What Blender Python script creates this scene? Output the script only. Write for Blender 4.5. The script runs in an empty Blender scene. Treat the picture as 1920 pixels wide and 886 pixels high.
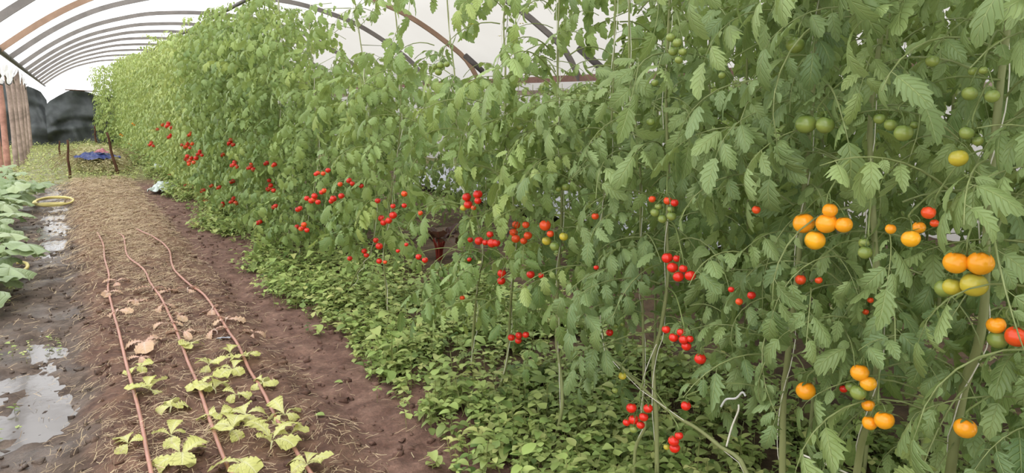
import bpy, math, random
import numpy as np
from mathutils import Vector, Matrix

PI = math.pi
rnd = random.Random(11)
nr = np.random.default_rng(7)
col = bpy.context.scene.collection

# ------------------------------------------------------------------ camera
FP, W, H = 1423.0, 1920, 886
CAM = np.array([0.0, 0.0, 1.6])
YAW, PITCH = math.radians(30.3), math.radians(10.28)
Fv = np.array([math.sin(YAW) * math.cos(PITCH), math.cos(YAW) * math.cos(PITCH), -math.sin(PITCH)])
Rv = np.array([math.cos(YAW), -math.sin(YAW), 0.0])
Uv = np.cross(Rv, Fv)
cd = bpy.data.cameras.new('camera'); cam = bpy.data.objects.new('camera', cd); col.objects.link(cam)
cam.location = CAM; cam.rotation_euler = (PI / 2 - PITCH, 0, -YAW)
cd.sensor_width = 36; cd.lens = FP / W * 36; cd.clip_start = 0.02; cd.clip_end = 300
bpy.context.scene.camera = cam

def ray(x, y): return Fv * FP + Rv * (x - W / 2) - Uv * (y - H / 2)
def gnd(x, y, z=0.0):
    d = ray(x, y); return CAM + (z - CAM[2]) / d[2] * d
def plx(x, y, X):
    d = ray(x, y); return CAM + X / d[0] * d
def ply(x, y, Y):
    d = ray(x, y); return CAM + Y / d[1] * d
def project(P):
    d = P - CAM; f = d @ Fv
    return W / 2 + FP * (d @ Rv) / f, H / 2 - FP * (d @ Uv) / f, f

# ------------------------------------------------------------------ mesh collecting
class MB:
    """collects quads, uv and a per-vertex tint, then links them as ONE mesh"""
    def __init__(s): s.V = []; s.Q = []; s.U = []; s.T = []; s.n = 0
    def add(s, V, Q, U=None, T=(0.5, 0, 0)):
        V = np.asarray(V, float).reshape(-1, 3); Q = np.asarray(Q, int).reshape(-1, 4)
        s.V.append(V); s.Q.append(Q + s.n); s.n += len(V)
        s.U.append(np.zeros((len(V), 2)) if U is None else np.asarray(U, float))
        T = np.asarray(T, float)
        s.T.append(np.broadcast_to(T, (len(V), 3)) if T.ndim == 1 else T)
    def grid(s, P, U=None, T=(0.5, 0, 0), closed=False):
        P = np.asarray(P, float); a, b = P.shape[:2]
        idx = np.arange(a * b).reshape(a, b)
        if closed: idx = np.concatenate([idx, idx[:, :1]], 1)
        Q = np.stack([idx[:-1, :-1], idx[:-1, 1:], idx[1:, 1:], idx[1:, :-1]], -1).reshape(-1, 4)
        if U is None:
            uu, vv = np.meshgrid(np.linspace(0, 1, b), np.linspace(0, 1, a)); U = np.stack([uu, vv], -1)
        s.add(P.reshape(-1, 3), Q, np.asarray(U).reshape(-1, 2), T if np.ndim(T) == 1 else np.asarray(T).reshape(-1, 3))
    def tube(s, pts, r, n=6, T=(0.5, 0, 0), cap=False):
        pts = np.asarray(pts, float); k = len(pts)
        r = np.broadcast_to(np.asarray(r, float), (k,))
        tg = np.gradient(pts, axis=0); tg /= np.linalg.norm(tg, axis=1)[:, None] + 1e-12
        ref = np.array([0, 0, 1.0]) if abs(tg[0][2]) < 0.9 else np.array([1.0, 0, 0])
        rings = []
        side = np.cross(tg[0], ref); side /= np.linalg.norm(side)
        for i in range(k):
            side = side - tg[i] * (side @ tg[i]); side /= np.linalg.norm(side) + 1e-12
            up = np.cross(side, tg[i]); a = np.arange(n) * 2 * PI / n
            rings.append(pts[i] + r[i] * (np.cos(a)[:, None] * side + np.sin(a)[:, None] * up))
        if cap: rings = [np.repeat(pts[:1], n, 0)] + rings + [np.repeat(pts[-1:], n, 0)]
        R = np.array(rings)
        uu, vv = np.meshgrid(np.linspace(0, 1, n), np.linspace(0, 1, len(R)))
        s.grid(R, np.stack([uu, vv], -1), T, closed=True)
    def box(s, c, sz, rot=None, T=(0.5, 0, 0)):
        h = np.array(sz) / 2
        v = np.array([[x, y, z] for x in (-1, 1) for y in (-1, 1) for z in (-1, 1)], float) * h
        if rot is not None: v = v @ np.asarray(rot).T
        s.add(v + np.array(c), [[0, 1, 3, 2], [4, 6, 7, 5], [0, 4, 5, 1], [2, 3, 7, 6], [0, 2, 6, 4], [1, 5, 7, 3]], None, T)
    def mesh(s, name, mat, smooth=True):
        me = bpy.data.meshes.new(name)
        V = np.concatenate(s.V); Q = np.concatenate(s.Q).astype(np.int32); U = np.concatenate(s.U); T = np.concatenate(s.T)
        me.vertices.add(len(V)); me.vertices.foreach_set('co', V.astype(np.float32).ravel())
        me.loops.add(Q.size); me.loops.foreach_set('vertex_index', Q.ravel())
        me.polygons.add(len(Q)); me.polygons.foreach_set('loop_start', np.arange(0, Q.size, 4, dtype=np.int32))
        me.update(calc_edges=True)
        uv = me.uv_layers.new(name='UVMap'); uv.data.foreach_set('uv', U[Q.ravel()].astype(np.float32).ravel())
        ca = me.color_attributes.new('tint', 'FLOAT_COLOR', 'POINT')
        ca.data.foreach_set('color', np.concatenate([T, np.ones((len(T), 1))], 1).astype(np.float32).ravel())
        me.polygons.foreach_set('use_smooth', np.full(len(Q), smooth))
        me.materials.append(mat); me.validate(); me.update()
        return me
    def build(s, name, mat, parent=None, smooth=True):
        return link(name, s.mesh(name, mat, smooth), parent)

def link(name, data, parent=None, loc=None):
    o = bpy.data.objects.new(name, data); col.objects.link(o)
    if parent is not None: o.parent = parent
    if loc is not None: o.location = loc
    return o
def tag(o, label=None, cat=None, group=None, kind=None):
    for k, v in (('label', label), ('category', cat), ('group', group), ('kind', kind)):
        if v: o[k] = v
    return o
def thing(name, loc, label, cat, group=None):
    o = bpy.data.objects.new(name, None); col.objects.link(o); o.location = loc; o.empty_display_size = 0.1
    return tag(o, label, cat, group)

def rotz(a): c, s = math.cos(a), math.sin(a); return np.array([[c, -s, 0], [s, c, 0], [0, 0, 1.0]])
def rotx(a): c, s = math.cos(a), math.sin(a); return np.array([[1.0, 0, 0], [0, c, -s], [0, s, c]])
def roty(a): c, s = math.cos(a), math.sin(a); return np.array([[c, 0, s], [0, 1.0, 0], [-s, 0, c]])
def smooth_path(P, per=6):
    P = np.asarray(P, float); out = []
    for i in range(len(P) - 1):
        p0, p1, p2, p3 = P[max(i - 1, 0)], P[i], P[i + 1], P[min(i + 2, len(P) - 1)]
        for t in np.arange(per) / per:
            out.append(0.5 * (2 * p1 + (p2 - p0) * t + (2 * p0 - 5 * p1 + 4 * p2 - p3) * t * t + (3 * p1 - p0 - 3 * p2 + p3) * t ** 3))
    out.append(P[-1]); return np.array(out)

# value noise for shaping meshes
_g = nr.random((256, 256))
def vn(x, y):
    x = np.asarray(x, float); y = np.asarray(y, float)
    xi = np.floor(x).astype(int); yi = np.floor(y).astype(int); fx = x - xi; fy = y - yi
    fx = fx * fx * (3 - 2 * fx); fy = fy * fy * (3 - 2 * fy)
    g = lambda a, b: _g[a % 256, b % 256]
    return (g(xi, yi) * (1 - fx) + g(xi + 1, yi) * fx) * (1 - fy) + (g(xi, yi + 1) * (1 - fx) + g(xi + 1, yi + 1) * fx) * fy - 0.5

# ------------------------------------------------------------------ materials
def s2l(c):
    return tuple(((v / 255) / 12.92 if v / 255 <= 0.04045 else ((v / 255 + 0.055) / 1.055) ** 2.4) for v in c) + (1,)
class NT:
    def __init__(s, name):
        s.m = bpy.data.materials.new(name); s.m.use_nodes = True; s.t = s.m.node_tree; s.t.nodes.clear()
        s.out = s.t.nodes.new('ShaderNodeOutputMaterial')
    def n(s, typ, **kw):
        o = s.t.nodes.new('ShaderNode' + typ)
        for k, v in kw.items():
            if k in o.inputs: s.inp(o, k, v)
            else: setattr(o, k, v)
        return o
    def inp(s, o, k, v):
        if isinstance(v, bpy.types.NodeSocket): s.t.links.new(v, o.inputs[k])
        else: o.inputs[k].default_value = v
    def mix(s, f, a, b, mode='MIX'):
        o = s.t.nodes.new('ShaderNodeMix'); o.data_type = 'RGBA'; o.blend_type = mode
        s.inp(o, 0, f); s.inp(o, 6, a); s.inp(o, 7, b); return o.outputs[2]
    def math(s, op, a, b=0.0, c=0.0, clamp=False):
        o = s.t.nodes.new('ShaderNodeMath'); o.operation = op; o.use_clamp = clamp
        s.inp(o, 0, a); s.inp(o, 1, b); s.inp(o, 2, c); return o.outputs[0]
    def ramp(s, f, lo, hi):
        o = s.t.nodes.new('ShaderNodeMapRange'); o.interpolation_type = 'SMOOTHSTEP'
        s.inp(o, 0, f); o.inputs[1].default_value = lo; o.inputs[2].default_value = hi; return o.outputs[0]
    def noise(s, scale, detail=3, rough=0.55, vec=None):
        o = s.n('TexNoise'); o.inputs['Scale'].default_value = scale; o.inputs['Detail'].default_value = detail; o.inputs['Roughness'].default_value = rough
        if vec is not None: s.t.links.new(vec, o.inputs['Vector'])
        return o.outputs['Fac']
    def obj(s): return s.n('TexCoord').outputs['Object']
    def pos(s): return s.n('NewGeometry').outputs['Position']
    def bump(s, h, st, d=0.01):
        o = s.n('Bump'); o.inputs['Strength'].default_value = st; o.inputs['Distance'].default_value = d; s.inp(o, 'Height', h); return o.outputs[0]
    def surf(s, sock): s.t.links.new(sock, s.out.inputs['Surface']); return s.m
    def pbsdf(s, color, rough=0.6, spec=0.3, normal=None, **kw):
        o = s.n('BsdfPrincipled'); s.inp(o, 'Base Color', color); s.inp(o, 'Roughness', rough); s.inp(o, 'Specular IOR Level', spec)
        if normal is not None: s.inp(o, 'Normal', normal)
        for k, v in kw.items(): s.inp(o, k, v)
        return o.outputs[0]
    def mixs(s, f, a, b):
        o = s.n('MixShader'); s.inp(o, 0, f); s.t.links.new(a, o.inputs[1]); s.t.links.new(b, o.inputs[2]); return o.outputs[0]

def simple(name, rgb, rough=0.6, spec=0.3, var=0.25, scale=8, bump=0.15, **kw):
    t = NT(name); c = s2l(rgb); n = t.noise(scale, 4, 0.6, t.obj())
    dark = tuple(v * (1 - var) for v in c[:3]) + (1,); lite = tuple(min(1, v * (1 + var)) for v in c[:3]) + (1,)
    base = t.mix(t.ramp(n, 0.3, 0.7), dark, lite)
    nb = t.bump(t.noise(scale * 4, 3, 0.6, t.obj()), bump, 0.004) if bump else None
    return t.surf(t.pbsdf(base, rough, spec, nb, **kw))

def leaf_mat(name, dark, lite, yell, stalk, trans=0.3, rough=0.5, veins=True, spec=0.35, tcol=None):
    t = NT(name)
    a = t.n('Attribute', attribute_name='tint'); sp = t.n('SeparateColor'); t.t.links.new(a.outputs['Color'], sp.inputs[0])
    r, g, b = sp.outputs
    base = t.mix(r, s2l(dark), s2l(lite)); base = t.mix(g, base, s2l(yell))
    nz = t.noise(14, 2, 0.5, t.obj())
    base = t.mix(t.math('MULTIPLY', t.ramp(nz, 0.35, 0.75), 0.3), base, s2l(lite))
    nor = None
    if veins:
        uv = t.n('UVMap'); su = t.n('SeparateXYZ'); t.t.links.new(uv.outputs[0], su.inputs[0])
        u = t.math('ABSOLUTE', t.math('SUBTRACT', su.outputs[0], 0.5)); v = su.outputs[1]
        ph = t.math('MULTIPLY', t.math('SUBTRACT', v, t.math('MULTIPLY', u, 0.5)), 6.5 * 2 * PI)
        lat = t.math('ABSOLUTE', t.math('SINE', t.math('MULTIPLY', ph, 0.5)))
        hgt = t.math('MULTIPLY', t.ramp(lat, 0.0, 0.55), t.ramp(u, 0.0, 0.05))
        midr = t.math('SUBTRACT', 1.0, t.ramp(u, 0.012, 0.035))
        base = t.mix(t.math('MULTIPLY', t.math('SUBTRACT', 1.0, hgt), 0.16), base, s2l(yell))
        base = t.mix(t.math('MULTIPLY', midr, 0.35), base, s2l(stalk))
        nor = t.bump(hgt, 0.6, 0.004)
    base = t.mix(b, base, s2l(stalk))
    p = t.pbsdf(base, rough, spec, nor)
    tr = t.n('BsdfTranslucent'); t.inp(tr, 'Color', t.mix(0.4, base, s2l(tcol or yell)))
    return t.surf(t.mixs(trans, p, tr.outputs[0]))

M = {}
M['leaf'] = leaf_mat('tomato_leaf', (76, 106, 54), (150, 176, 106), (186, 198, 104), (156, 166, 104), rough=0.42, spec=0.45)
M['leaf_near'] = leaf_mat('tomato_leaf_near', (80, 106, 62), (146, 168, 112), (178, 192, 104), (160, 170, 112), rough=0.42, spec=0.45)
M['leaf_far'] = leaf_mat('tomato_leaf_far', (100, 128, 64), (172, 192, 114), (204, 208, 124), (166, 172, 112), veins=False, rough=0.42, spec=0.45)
M['weed'] = leaf_mat('weed_leaf', (70, 98, 44), (164, 188, 106), (204, 204, 132), (150, 150, 96), veins=False)
M['dryvine'] = leaf_mat('dry_vine', (120, 124, 72), (176, 172, 116), (196, 186, 140), (150, 128, 92), veins=False)
M['lettuce'] = leaf_mat('lettuce_leaf', (188, 190, 100), (222, 222, 146), (232, 230, 168), (232, 230, 190), trans=0.35, veins=True)
M['wilted'] = leaf_mat('wilted_lettuce_leaf', (184, 150, 116), (218, 188, 150), (220, 176, 162), (232, 212, 196), veins=True)
M['squash'] = leaf_mat('squash_leaf', (98, 124, 74), (172, 188, 146), (188, 200, 142), (166, 178, 120), veins=True, rough=0.35, spec=0.6)
M['chard'] = leaf_mat('chard_leaf', (58, 40, 40), (84, 74, 56), (110, 62, 48), (150, 60, 48), veins=True)
M['stem'] = leaf_mat('tomato_stem', (118, 128, 76), (150, 152, 104), (176, 164, 124), (160, 150, 110), trans=0.02, veins=False)
M['twine'] = simple('white_twine', (226, 222, 206), 0.8, 0.2, 0.08, 60, 0.1)
M['straw'] = leaf_mat('straw', (114, 90, 70), (204, 180, 144), (214, 200, 160), (150, 120, 84), trans=0.1, veins=False)
M['drip'] = simple('drip_hose_plastic', (162, 116, 100), 0.45, 0.4, 0.15, 5, 0.05)
M['pale_hose'] = simple('pale_garden_hose', (206, 190, 120), 0.45, 0.4, 0.1, 5, 0.05)
M['post'] = simple('weathered_post_wood', (152, 134, 124), 0.85, 0.1, 0.3, 6, 0.4)
M['redpost'] = simple('reddish_post_wood', (168, 126, 112), 0.85, 0.1, 0.3, 6, 0.4)
M['stake'] = simple('stake_wood', (84, 60, 46), 0.85, 0.1, 0.3, 10, 0.3)
M['hoop'] = simple('grey_hoop_timber', (128, 122, 118), 0.8, 0.2, 0.12, 4, 0.2)
M['hoop_brown'] = simple('brown_hoop_timber', (160, 132, 112), 0.8, 0.2, 0.12, 4, 0.2)
M['rail'] = simple('dark_rail', (84, 78, 76), 0.6, 0.3, 0.15, 8, 0.1)
M['redboard'] = simple('red_brown_board', (142, 110, 100), 0.8, 0.2, 0.2, 6, 0.2)
M['tarp'] = simple('black_shade_cloth', (68, 72, 72), 0.6, 0.35, 0.25, 3, 0.3)
M['blue'] = simple('blue_sack', (44, 56, 104), 0.5, 0.3, 0.3, 10, 0.2)
M['pink'] = simple('pink_print', (160, 100, 108), 0.5, 0.3, 0.2, 10, 0.1)
M['scrap'] = simple('pale_plastic_film', (186, 196, 192), 0.35, 0.5, 0.15, 14, 0.2)
M['silver'] = simple('silver_mulch_film', (150, 152, 160), 0.3, 0.5, 0.2, 5, 0.3)
M['wire'] = simple('pale_wire', (206, 204, 200), 0.4, 0.5, 0.1, 30, 0.0)
M['flower'] = simple('yellow_flower', (232, 214, 80), 0.6, 0.2, 0.1, 40, 0.0)
def fruit(name, c, c2):
    t = NT(name); z = t.n('SeparateXYZ'); t.t.links.new(t.obj(), z.inputs[0])
    f = t.math('ADD', t.ramp(z.outputs[2], -0.4, 1.0), t.math('MULTIPLY', t.math('SUBTRACT', t.noise(1.6, 2, 0.5, t.obj()), 0.5), 0.8), clamp=True)
    return t.surf(t.pbsdf(t.mix(f, s2l(c), s2l(c2)), 0.24, 0.5, **{'Subsurface Weight': 0.08, 'Subsurface Scale': 0.01}))
M['red'] = fruit('red_tomato_skin', (226, 44, 26), (204, 40, 24))
M['orangered'] = fruit('orange_red_tomato_skin', (236, 86, 34), (226, 72, 30))
M['orange'] = fruit('orange_tomato_skin', (252, 170, 36), (244, 150, 24))
M['yellow'] = fruit('yellow_tomato_skin', (252, 180, 36), (236, 164, 40))
M['turning'] = fruit('turning_tomato_skin', (206, 186, 64), (160, 156, 60))
M['green'] = fruit('green_tomato_skin', (142, 154, 76), (108, 128, 62))

# roof film: part clear, part diffusing, creamier towards the right eave: dimmer light there put into colour and clarity
t = NT('greenhouse_film'); p = t.n('SeparateXYZ'); t.t.links.new(t.pos(), p.inputs[0])
fx = t.ramp(p.outputs[0], 1.5, 7.0)
tr = t.n('BsdfTranslucent'); t.inp(tr, 'Color', t.mix(fx, (0.95, 0.96, 0.96, 1), (0.37, 0.355, 0.325, 1)))
cl = t.n('BsdfTransparent'); t.inp(cl, 'Color', (1, 1, 1, 1))
nz = t.noise(0.9, 3, 0.6, t.pos())
M['film'] = t.surf(t.mixs(t.math('SUBTRACT', t.math('SUBTRACT', 0.62, t.math('MULTIPLY', fx, 0.56)), t.math('MULTIPLY', nz, 0.1)), tr.outputs[0], cl.outputs[0]))
t = NT('hanging_film'); tr = t.n('BsdfTranslucent'); t.inp(tr, 'Color', (0.85, 0.86, 0.86, 1))
cl = t.n('BsdfTransparent'); gl = t.n('BsdfGlossy'); t.inp(gl, 'Roughness', 0.2)
M['curtain'] = t.surf(t.mixs(0.3, t.mixs(0.25, tr.outputs[0], gl.outputs[0]), cl.outputs[0]))
t = NT('puddle_water')
M['water'] = t.surf(t.pbsdf((0.10, 0.085, 0.075, 1), 0.12, 0.6, t.bump(t.noise(9, 2, 0.5, t.pos()), 0.12, 0.01)))

# ground: wet mud, littered bed, trodden path, weedy soil
t = NT('greenhouse_soil'); p = t.n('SeparateXYZ'); P = t.pos(); t.t.links.new(P, p.inputs[0])
wob = t.math('MULTIPLY', t.math('SUBTRACT', t.noise(1.8, 4, 0.6, P), 0.5), 0.5)
X = t.math('ADD', p.outputs[0], wob); Yc = p.outputs[1]
fine = t.noise(38, 5, 0.7, P); med = t.noise(7, 4, 0.6, P)
mud = t.mix(t.ramp(med, 0.3, 0.7), s2l((74, 60, 50)), s2l((116, 99, 86)))
bed = t.mix(t.ramp(med, 0.3, 0.7), s2l((92, 64, 52)), s2l((134, 102, 82)))
bed = t.mix(t.math('MULTIPLY', t.ramp(Yc, 6.0, 11.0), 0.6), bed, s2l((158, 126, 96)))
path = t.mix(t.ramp(med, 0.3, 0.75), s2l((106, 76, 64)), s2l((152, 118, 102)))
soil = t.mix(t.ramp(med, 0.3, 0.7), s2l((80, 62, 46)), s2l((118, 96, 72)))
c = t.mix(t.ramp(X, -0.1, 0.12), mud, bed); c = t.mix(t.ramp(X, 0.95, 1.12), c, path); c = t.mix(t.ramp(X, 1.6, 1.8), c, soil)
far = t.mix(t.ramp(med, 0.3, 0.7), s2l((112, 120, 66)), s2l((168, 160, 110)))
c = t.mix(t.ramp(t.math('ADD', Yc, t.math('MULTIPLY', wob, 6)), 15.5, 18.0), c, far)
c = t.mix(t.ramp(fine, 0.35, 0.8), t.mix(0.45, c, (0.015, 0.01, 0.008, 1)), c)
wet = t.math('MULTIPLY', t.math('SUBTRACT', 1.0, t.ramp(X, -0.15, 0.05)), t.ramp(t.noise(2.4, 3, 0.5, P), 0.4, 0.62))
rough = t.math('SUBTRACT', 0.92, t.math('MULTIPLY', wet, 0.55))
hb = t.math('ADD', t.math('MULTIPLY', med, 0.6), t.math('MULTIPLY', fine, 0.5))
M['soil'] = t.surf(t.pbsdf(c, rough, 0.35, t.bump(hb, 0.8, 0.03)))

# ------------------------------------------------------------------ world and light
w = bpy.data.worlds.new('world'); bpy.context.scene.world = w; w.use_nodes = True
bg = w.node_tree.nodes['Background']; bg.inputs[0].default_value = (0.97, 0.98, 1.0, 1); bg.inputs[1].default_value = 1.9
sd = bpy.data.lights.new('sun', 'SUN'); sd.energy = 1.6; sd.angle = math.radians(50); sd.color = (1, 0.97, 0.92)
so = bpy.data.objects.new('sun', sd); col.objects.link(so); so.rotation_euler = (math.radians(28), math.radians(-24), 0)
sc = bpy.context.scene
sc.view_settings.view_transform = 'Standard'; sc.view_settings.look = 'None'; sc.view_settings.exposure = 0.12
sc.cycles.use_denoising = True
sc.cycles.max_bounces = 8; sc.cycles.transparent_max_bounces = 12

# ------------------------------------------------------------------ ground and setting
PUD = [[(-40, 725), (30, 695), (75, 690), (120, 720), (140, 770), (100, 812), (40, 830), (-40, 825)],
       [(50, 665), (58, 630), (80, 608), (118, 625), (128, 655), (110, 692), (75, 692)],
       [(70, 480), (72, 425), (95, 392), (122, 376), (137, 400), (142, 432), (118, 470), (95, 492)],
       [(72, 380), (66, 350), (95, 342), (112, 358), (130, 378), (98, 388)]]
PUDW = [np.array([gnd(*q)[:2] for q in pp]) for pp in PUD]
def inside(poly, X, Y):
    r = np.zeros(X.shape, bool); n = len(poly)
    for i in range(n):
        (x1, y1), (x2, y2) = poly[i], poly[(i + 1) % n]
        r ^= ((y1 > Y) != (y2 > Y)) & (X < (x2 - x1) * (Y - y1) / (y2 - y1 + 1e-12) + x1)
    return r
def hgt(X, Y):
    X = np.asarray(X, float); Y = np.asarray(Y, float)
    sm = lambda a, b, v: np.clip((v - a) / (b - a), 0, 1) ** 2 * (3 - 2 * np.clip((v - a) / (b - a), 0, 1))
    Xw = X + 0.12 * vn(X * 2 + 5, Y * 2)
    z = 0.055 * sm(-0.12, 0.15, Xw) * (1 - sm(0.9, 1.15, Xw)) + 0.03 * sm(1.45, 1.75, Xw)
    z = z - 0.012 * (1 - sm(-0.15, 0.05, Xw))
    z = z + 0.028 * vn(X * 5, Y * 5) + 0.022 * vn(X * 14 + 9, Y * 14) + 0.014 * vn(X * 34, Y * 34 + 3)
    for w_ in PUDW: z = z - 0.014 * inside(w_, X, Y)
    return z
xs = np.concatenate([np.arange(-9, -1.5, 0.4), np.arange(-1.5, 2.4, 0.03), np.arange(2.4, 12, 0.35)])
ys = [-2.0]
while ys[-1] < 60: ys.append(ys[-1] + (0.25 if ys[-1] < 1.6 else 0.03 + 0.005 * max(0, ys[-1] - 2) ** 1.35))
XX, YY = np.meshgrid(xs, np.array(ys))
g = MB(); g.grid(np.stack([XX, YY, hgt(XX, YY)], -1)); tag(g.build('ground', M['soil']), kind='structure')
plab = ['wide shallow puddle in the muddy walkway nearest the viewer', 'small bright puddle just behind the wide one in the mud',
        'long bright puddle beside the large squash leaves', 'puddle under the coiled yellow hose']
for pi_, (pp, lab) in enumerate(zip(PUDW, plab)):
    c = pp.mean(0); ring = smooth_path(np.vstack([pp, pp[:1]]), 5)[:-1]
    b = MB(); lv = [0.02, 0.4, 0.75, 1.12]
    b.grid(np.stack([np.concatenate([c + (ring - c) * s, np.full((len(ring), 1), -0.0205 - 0.0015 * pi_)], 1) for s in lv]), closed=True)
    tag(b.build('puddle', M['water']), lab, 'puddle')

PROF = smooth_path(np.array([(-0.85, 2.44), (-0.24, 2.89), (0.33, 3.24), (0.91, 3.51), (1.55, 3.71), (2.2, 3.86), (2.9, 3.93), (3.65, 3.96), (4.4, 3.93),
                 (5.1, 3.86), (5.75, 3.71), (6.4, 3.51), (6.97, 3.24), (7.55, 2.89), (8.1, 2.48), (8.45, 1.96)]), 3)
ys_r = np.arange(-4, 60.1, 1.0)
b = MB(); b.grid(np.array([[(x, y, z + 0.05 + 0.012 * math.sin(y * PI)) for x, z in PROF] for y in ys_r]))
tag(b.build('ceiling', M['film']), kind='structure')
b = MB(); b.grid(np.array([[(8.5, y, z) for z in (-0.1, 0.5, 1.2, 1.96)] for y in ys_r])); tag(b.build('wall_right', M['film']), kind='structure')
b = MB(); n_ = len(PROF)
b.grid(np.array([[(x, 60, (z + 0.05) * f_) for x, z in PROF] for f_ in (0, 0.5, 1)])); tag(b.build('wall_far', M['film']), kind='structure')
def hoop(y, mat, wd=0.055, ht=0.10):
    b = MB(); q = np.array(PROF); tg = np.gradient(q, axis=0); nn = np.stack([-tg[:, 1], tg[:, 0]], 1); nn /= np.linalg.norm(nn, axis=1)[:, None]
    o = q + nn * 0.03; i = q - nn * (ht - 0.03)
    R = np.array([[(o[k, 0], y - wd / 2, o[k, 1]), (o[k, 0], y + wd / 2, o[k, 1]), (i[k, 0], y + wd / 2, i[k, 1]), (i[k, 0], y - wd / 2, i[k, 1])] for k in range(len(q))])
    b.grid(R, closed=True); return tag(b.build('roof_hoop', mat, smooth=False), kind='structure')
for k, y in enumerate([1.0, 4.6, 8.2, 11.9, 15.9, 18.9, 23.2, 26.8, 30.0, 33.5, 37.5, 42, 47, 53]):
    hoop(y, M['hoop_brown'] if k == 4 else M['hoop'])
# left gutter beam, right eave boards, rails
b = MB(); b.tube([(-0.85, -4, 2.42), (-0.85, 60, 2.42)], 0.05, 8); tag(b.build('trim_left', M['rail']), kind='structure')
b = MB(); b.box((8.42, 28, 1.98), (0.05, 64, 0.12)); tag(b.build('trim_right', M['redboard'], smooth=False), kind='structure')
b = MB(); b.box((8.42, 28, 1.72), (0.05, 64, 0.10)); tag(b.build('trim_right.001', M['post'], smooth=False), kind='structure')
b = MB(); b.tube([(1.86, -1, 2.66), (1.86, 34, 2.70)], 0.022, 6)
tag(b.build('trellis_rail', M['rail']), 'thin dark rail running above the tomato row with twines hanging from it', 'rail')
for k, (x1, y1, x2, y2) in enumerate([(1085, 90, 1140, 138), (872, 104, 905, 134)]):
    b = MB(); b.tube([plx(x1, y1, 7.3), plx(x2, y2, 7.55)], 0.06, 8, cap=True)
    tag(b.build('roof_brace', M['rail']), kind='structure')

# ------------------------------------------------------------------ posts, curtain, cloth, stakes
def post(x, y, h, r, mat, label, lean=0.0):
    o = thing('wooden_post', (x, y, 0), label, 'post', 'row of posts along the left gutter' if x < 0 else None)
    k = np.linspace(0, 1, 14); ph = rnd.random() * 9
    P = np.stack([lean * k + 0.012 * np.sin(k * 5 + ph), 0.012 * np.cos(k * 4 + ph), -0.1 + (h + 0.1) * k], 1)
    b = MB(); rr = r * (1.06 - 0.12 * k + 0.05 * np.sin(k * 17 + ph)); b.tube(P, rr, 12, cap=True); b.build('shaft', mat, o)
    b = MB(); kk = np.linspace(0, 2 * PI, 15); zz = h - 0.12
    b.tube(np.stack([lean + r * 1.05 * np.cos(kk), r * 1.05 * np.sin(kk), np.full(15, zz)], 1), 0.008, 5); b.build('wire_binding', M['rail'], o)
plabs = ['reddish wooden post nearest the viewer in the left row', 'grey-brown post second in the left row, just behind the reddish one',
         'third post from the near end of the left row', 'fourth post from the near end of the left row', 'fifth post of the left row, thin and pale',
         'last post of the left row before the black cloth']
for k, (px, py) in enumerate([(22, 318), (37, 303), (44, 300), (51, 296), (56, 285), (60, 276)]):
    q = gnd(px, py); post([-1.13, -1.06, -0.99, -0.95, -0.97, -1.0][k], [19.9, 21.7, 22.6, 23.7, 26.4, 29.8][k], 2.38, [0.062, 0.056, 0.054, 0.06, 0.05, 0.05][k], M['redpost' if k == 0 else 'post'], plabs[k])
post(-1.16, 18.0, 2.38, 0.06, M['redpost'], 'post cut by the photo edge, nearer than the reddish one')
o = thing('eave_post', (8.3, 8.6, 0), 'wooden post under the right eave boards, glimpsed between tomato leaves', 'post')
b = MB(); b.tube([(0, 0, -0.1), (0.01, 0, 1), (0, 0.01, 1.93)], [0.09, 0.085, 0.08], 10, cap=True); b.build('shaft', M['post'], o)
# crumpled film hanging from the gutter
yy = np.arange(12, 34, 0.18); kk = np.linspace(0, 1, 9)
C = np.zeros((len(yy), 9, 3))
for i, y in enumerate(yy):
    drop = 0.52 - 0.2 * abs(math.sin((y - 20.6) * PI / 2.2)) + 0.1 * vn(y * 0.9, 3.3)
    C[i, :, 0] = -0.88 - 0.10 * kk + 0.11 * vn(y * 2.2 + kk * 2, kk * 3.1 + y * .2) * (0.3 + kk)
    C[i, :, 1] = y; C[i, :, 2] = 2.41 - drop * kk
b = MB(); b.grid(C); o = tag(b.build('plastic_curtain', M['curtain']), 'crumpled clear plastic film hanging in scallops under the left gutter', 'plastic curtain')
b = MB(); b.tube(C[:, -1], 0.014, 5); b.build('dark_hem', M['rail'], o)

def cloth(name, top, y, label):
    n, m = 70, 34; xs_ = np.linspace(top[0][0], top[-1][0], n)
    zt = np.interp(xs_, [q[0] for q in top], [q[1] for q in top])
    G = np.zeros((m, n, 3))
    for j in range(m):
        k = j / (m - 1)
        fold = 0.5 * vn(xs_ * 2.2 + 1.6 * k + 8, np.full(n, k * 1.4)) + 0.34 * vn(xs_ * 6.5 - 4 * k, np.full(n, k * 2)) + 0.2 * vn(xs_ * 1.5, np.full(n, k * 9))
        G[j, :, 0] = xs_; G[j, :, 1] = y + fold * (0.25 + 0.9 * (1 - abs(k - 0.5))) - 0.15 * k
        G[j, :, 2] = zt * (1 - k) + 0.0 * k - 0.03 * k + 0.06 * vn(xs_ * 2, np.full(n, 3.0)) * (1 - k)
    b = MB(); b.grid(G); return tag(b.build(name, M['tarp']), label, 'shade cloth')
PT = lambda px, py, Y=31.0: (ply(px, py, Y)[0], ply(px, py, Y)[2])
cloth('shade_cloth', [PT(84, 200), PT(92, 190), PT(110, 178), PT(128, 169), PT(140, 167), PT(165, 172), PT(186, 180), (2.4, 1.6), (5.0, 1.5)], 31.0, 'large black shade cloth draped across the far end beyond the walkway')
cloth('shade_cloth', [(-5.5, 2.2), PT(0, 150, 31.6), PT(60, 165, 31.6), PT(76, 172, 31.6), PT(88, 189, 31.6), PT(92, 230, 31.6)], 31.6, 'black cloth behind the left posts, its top edge sloping down towards the bigger cloth')
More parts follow.
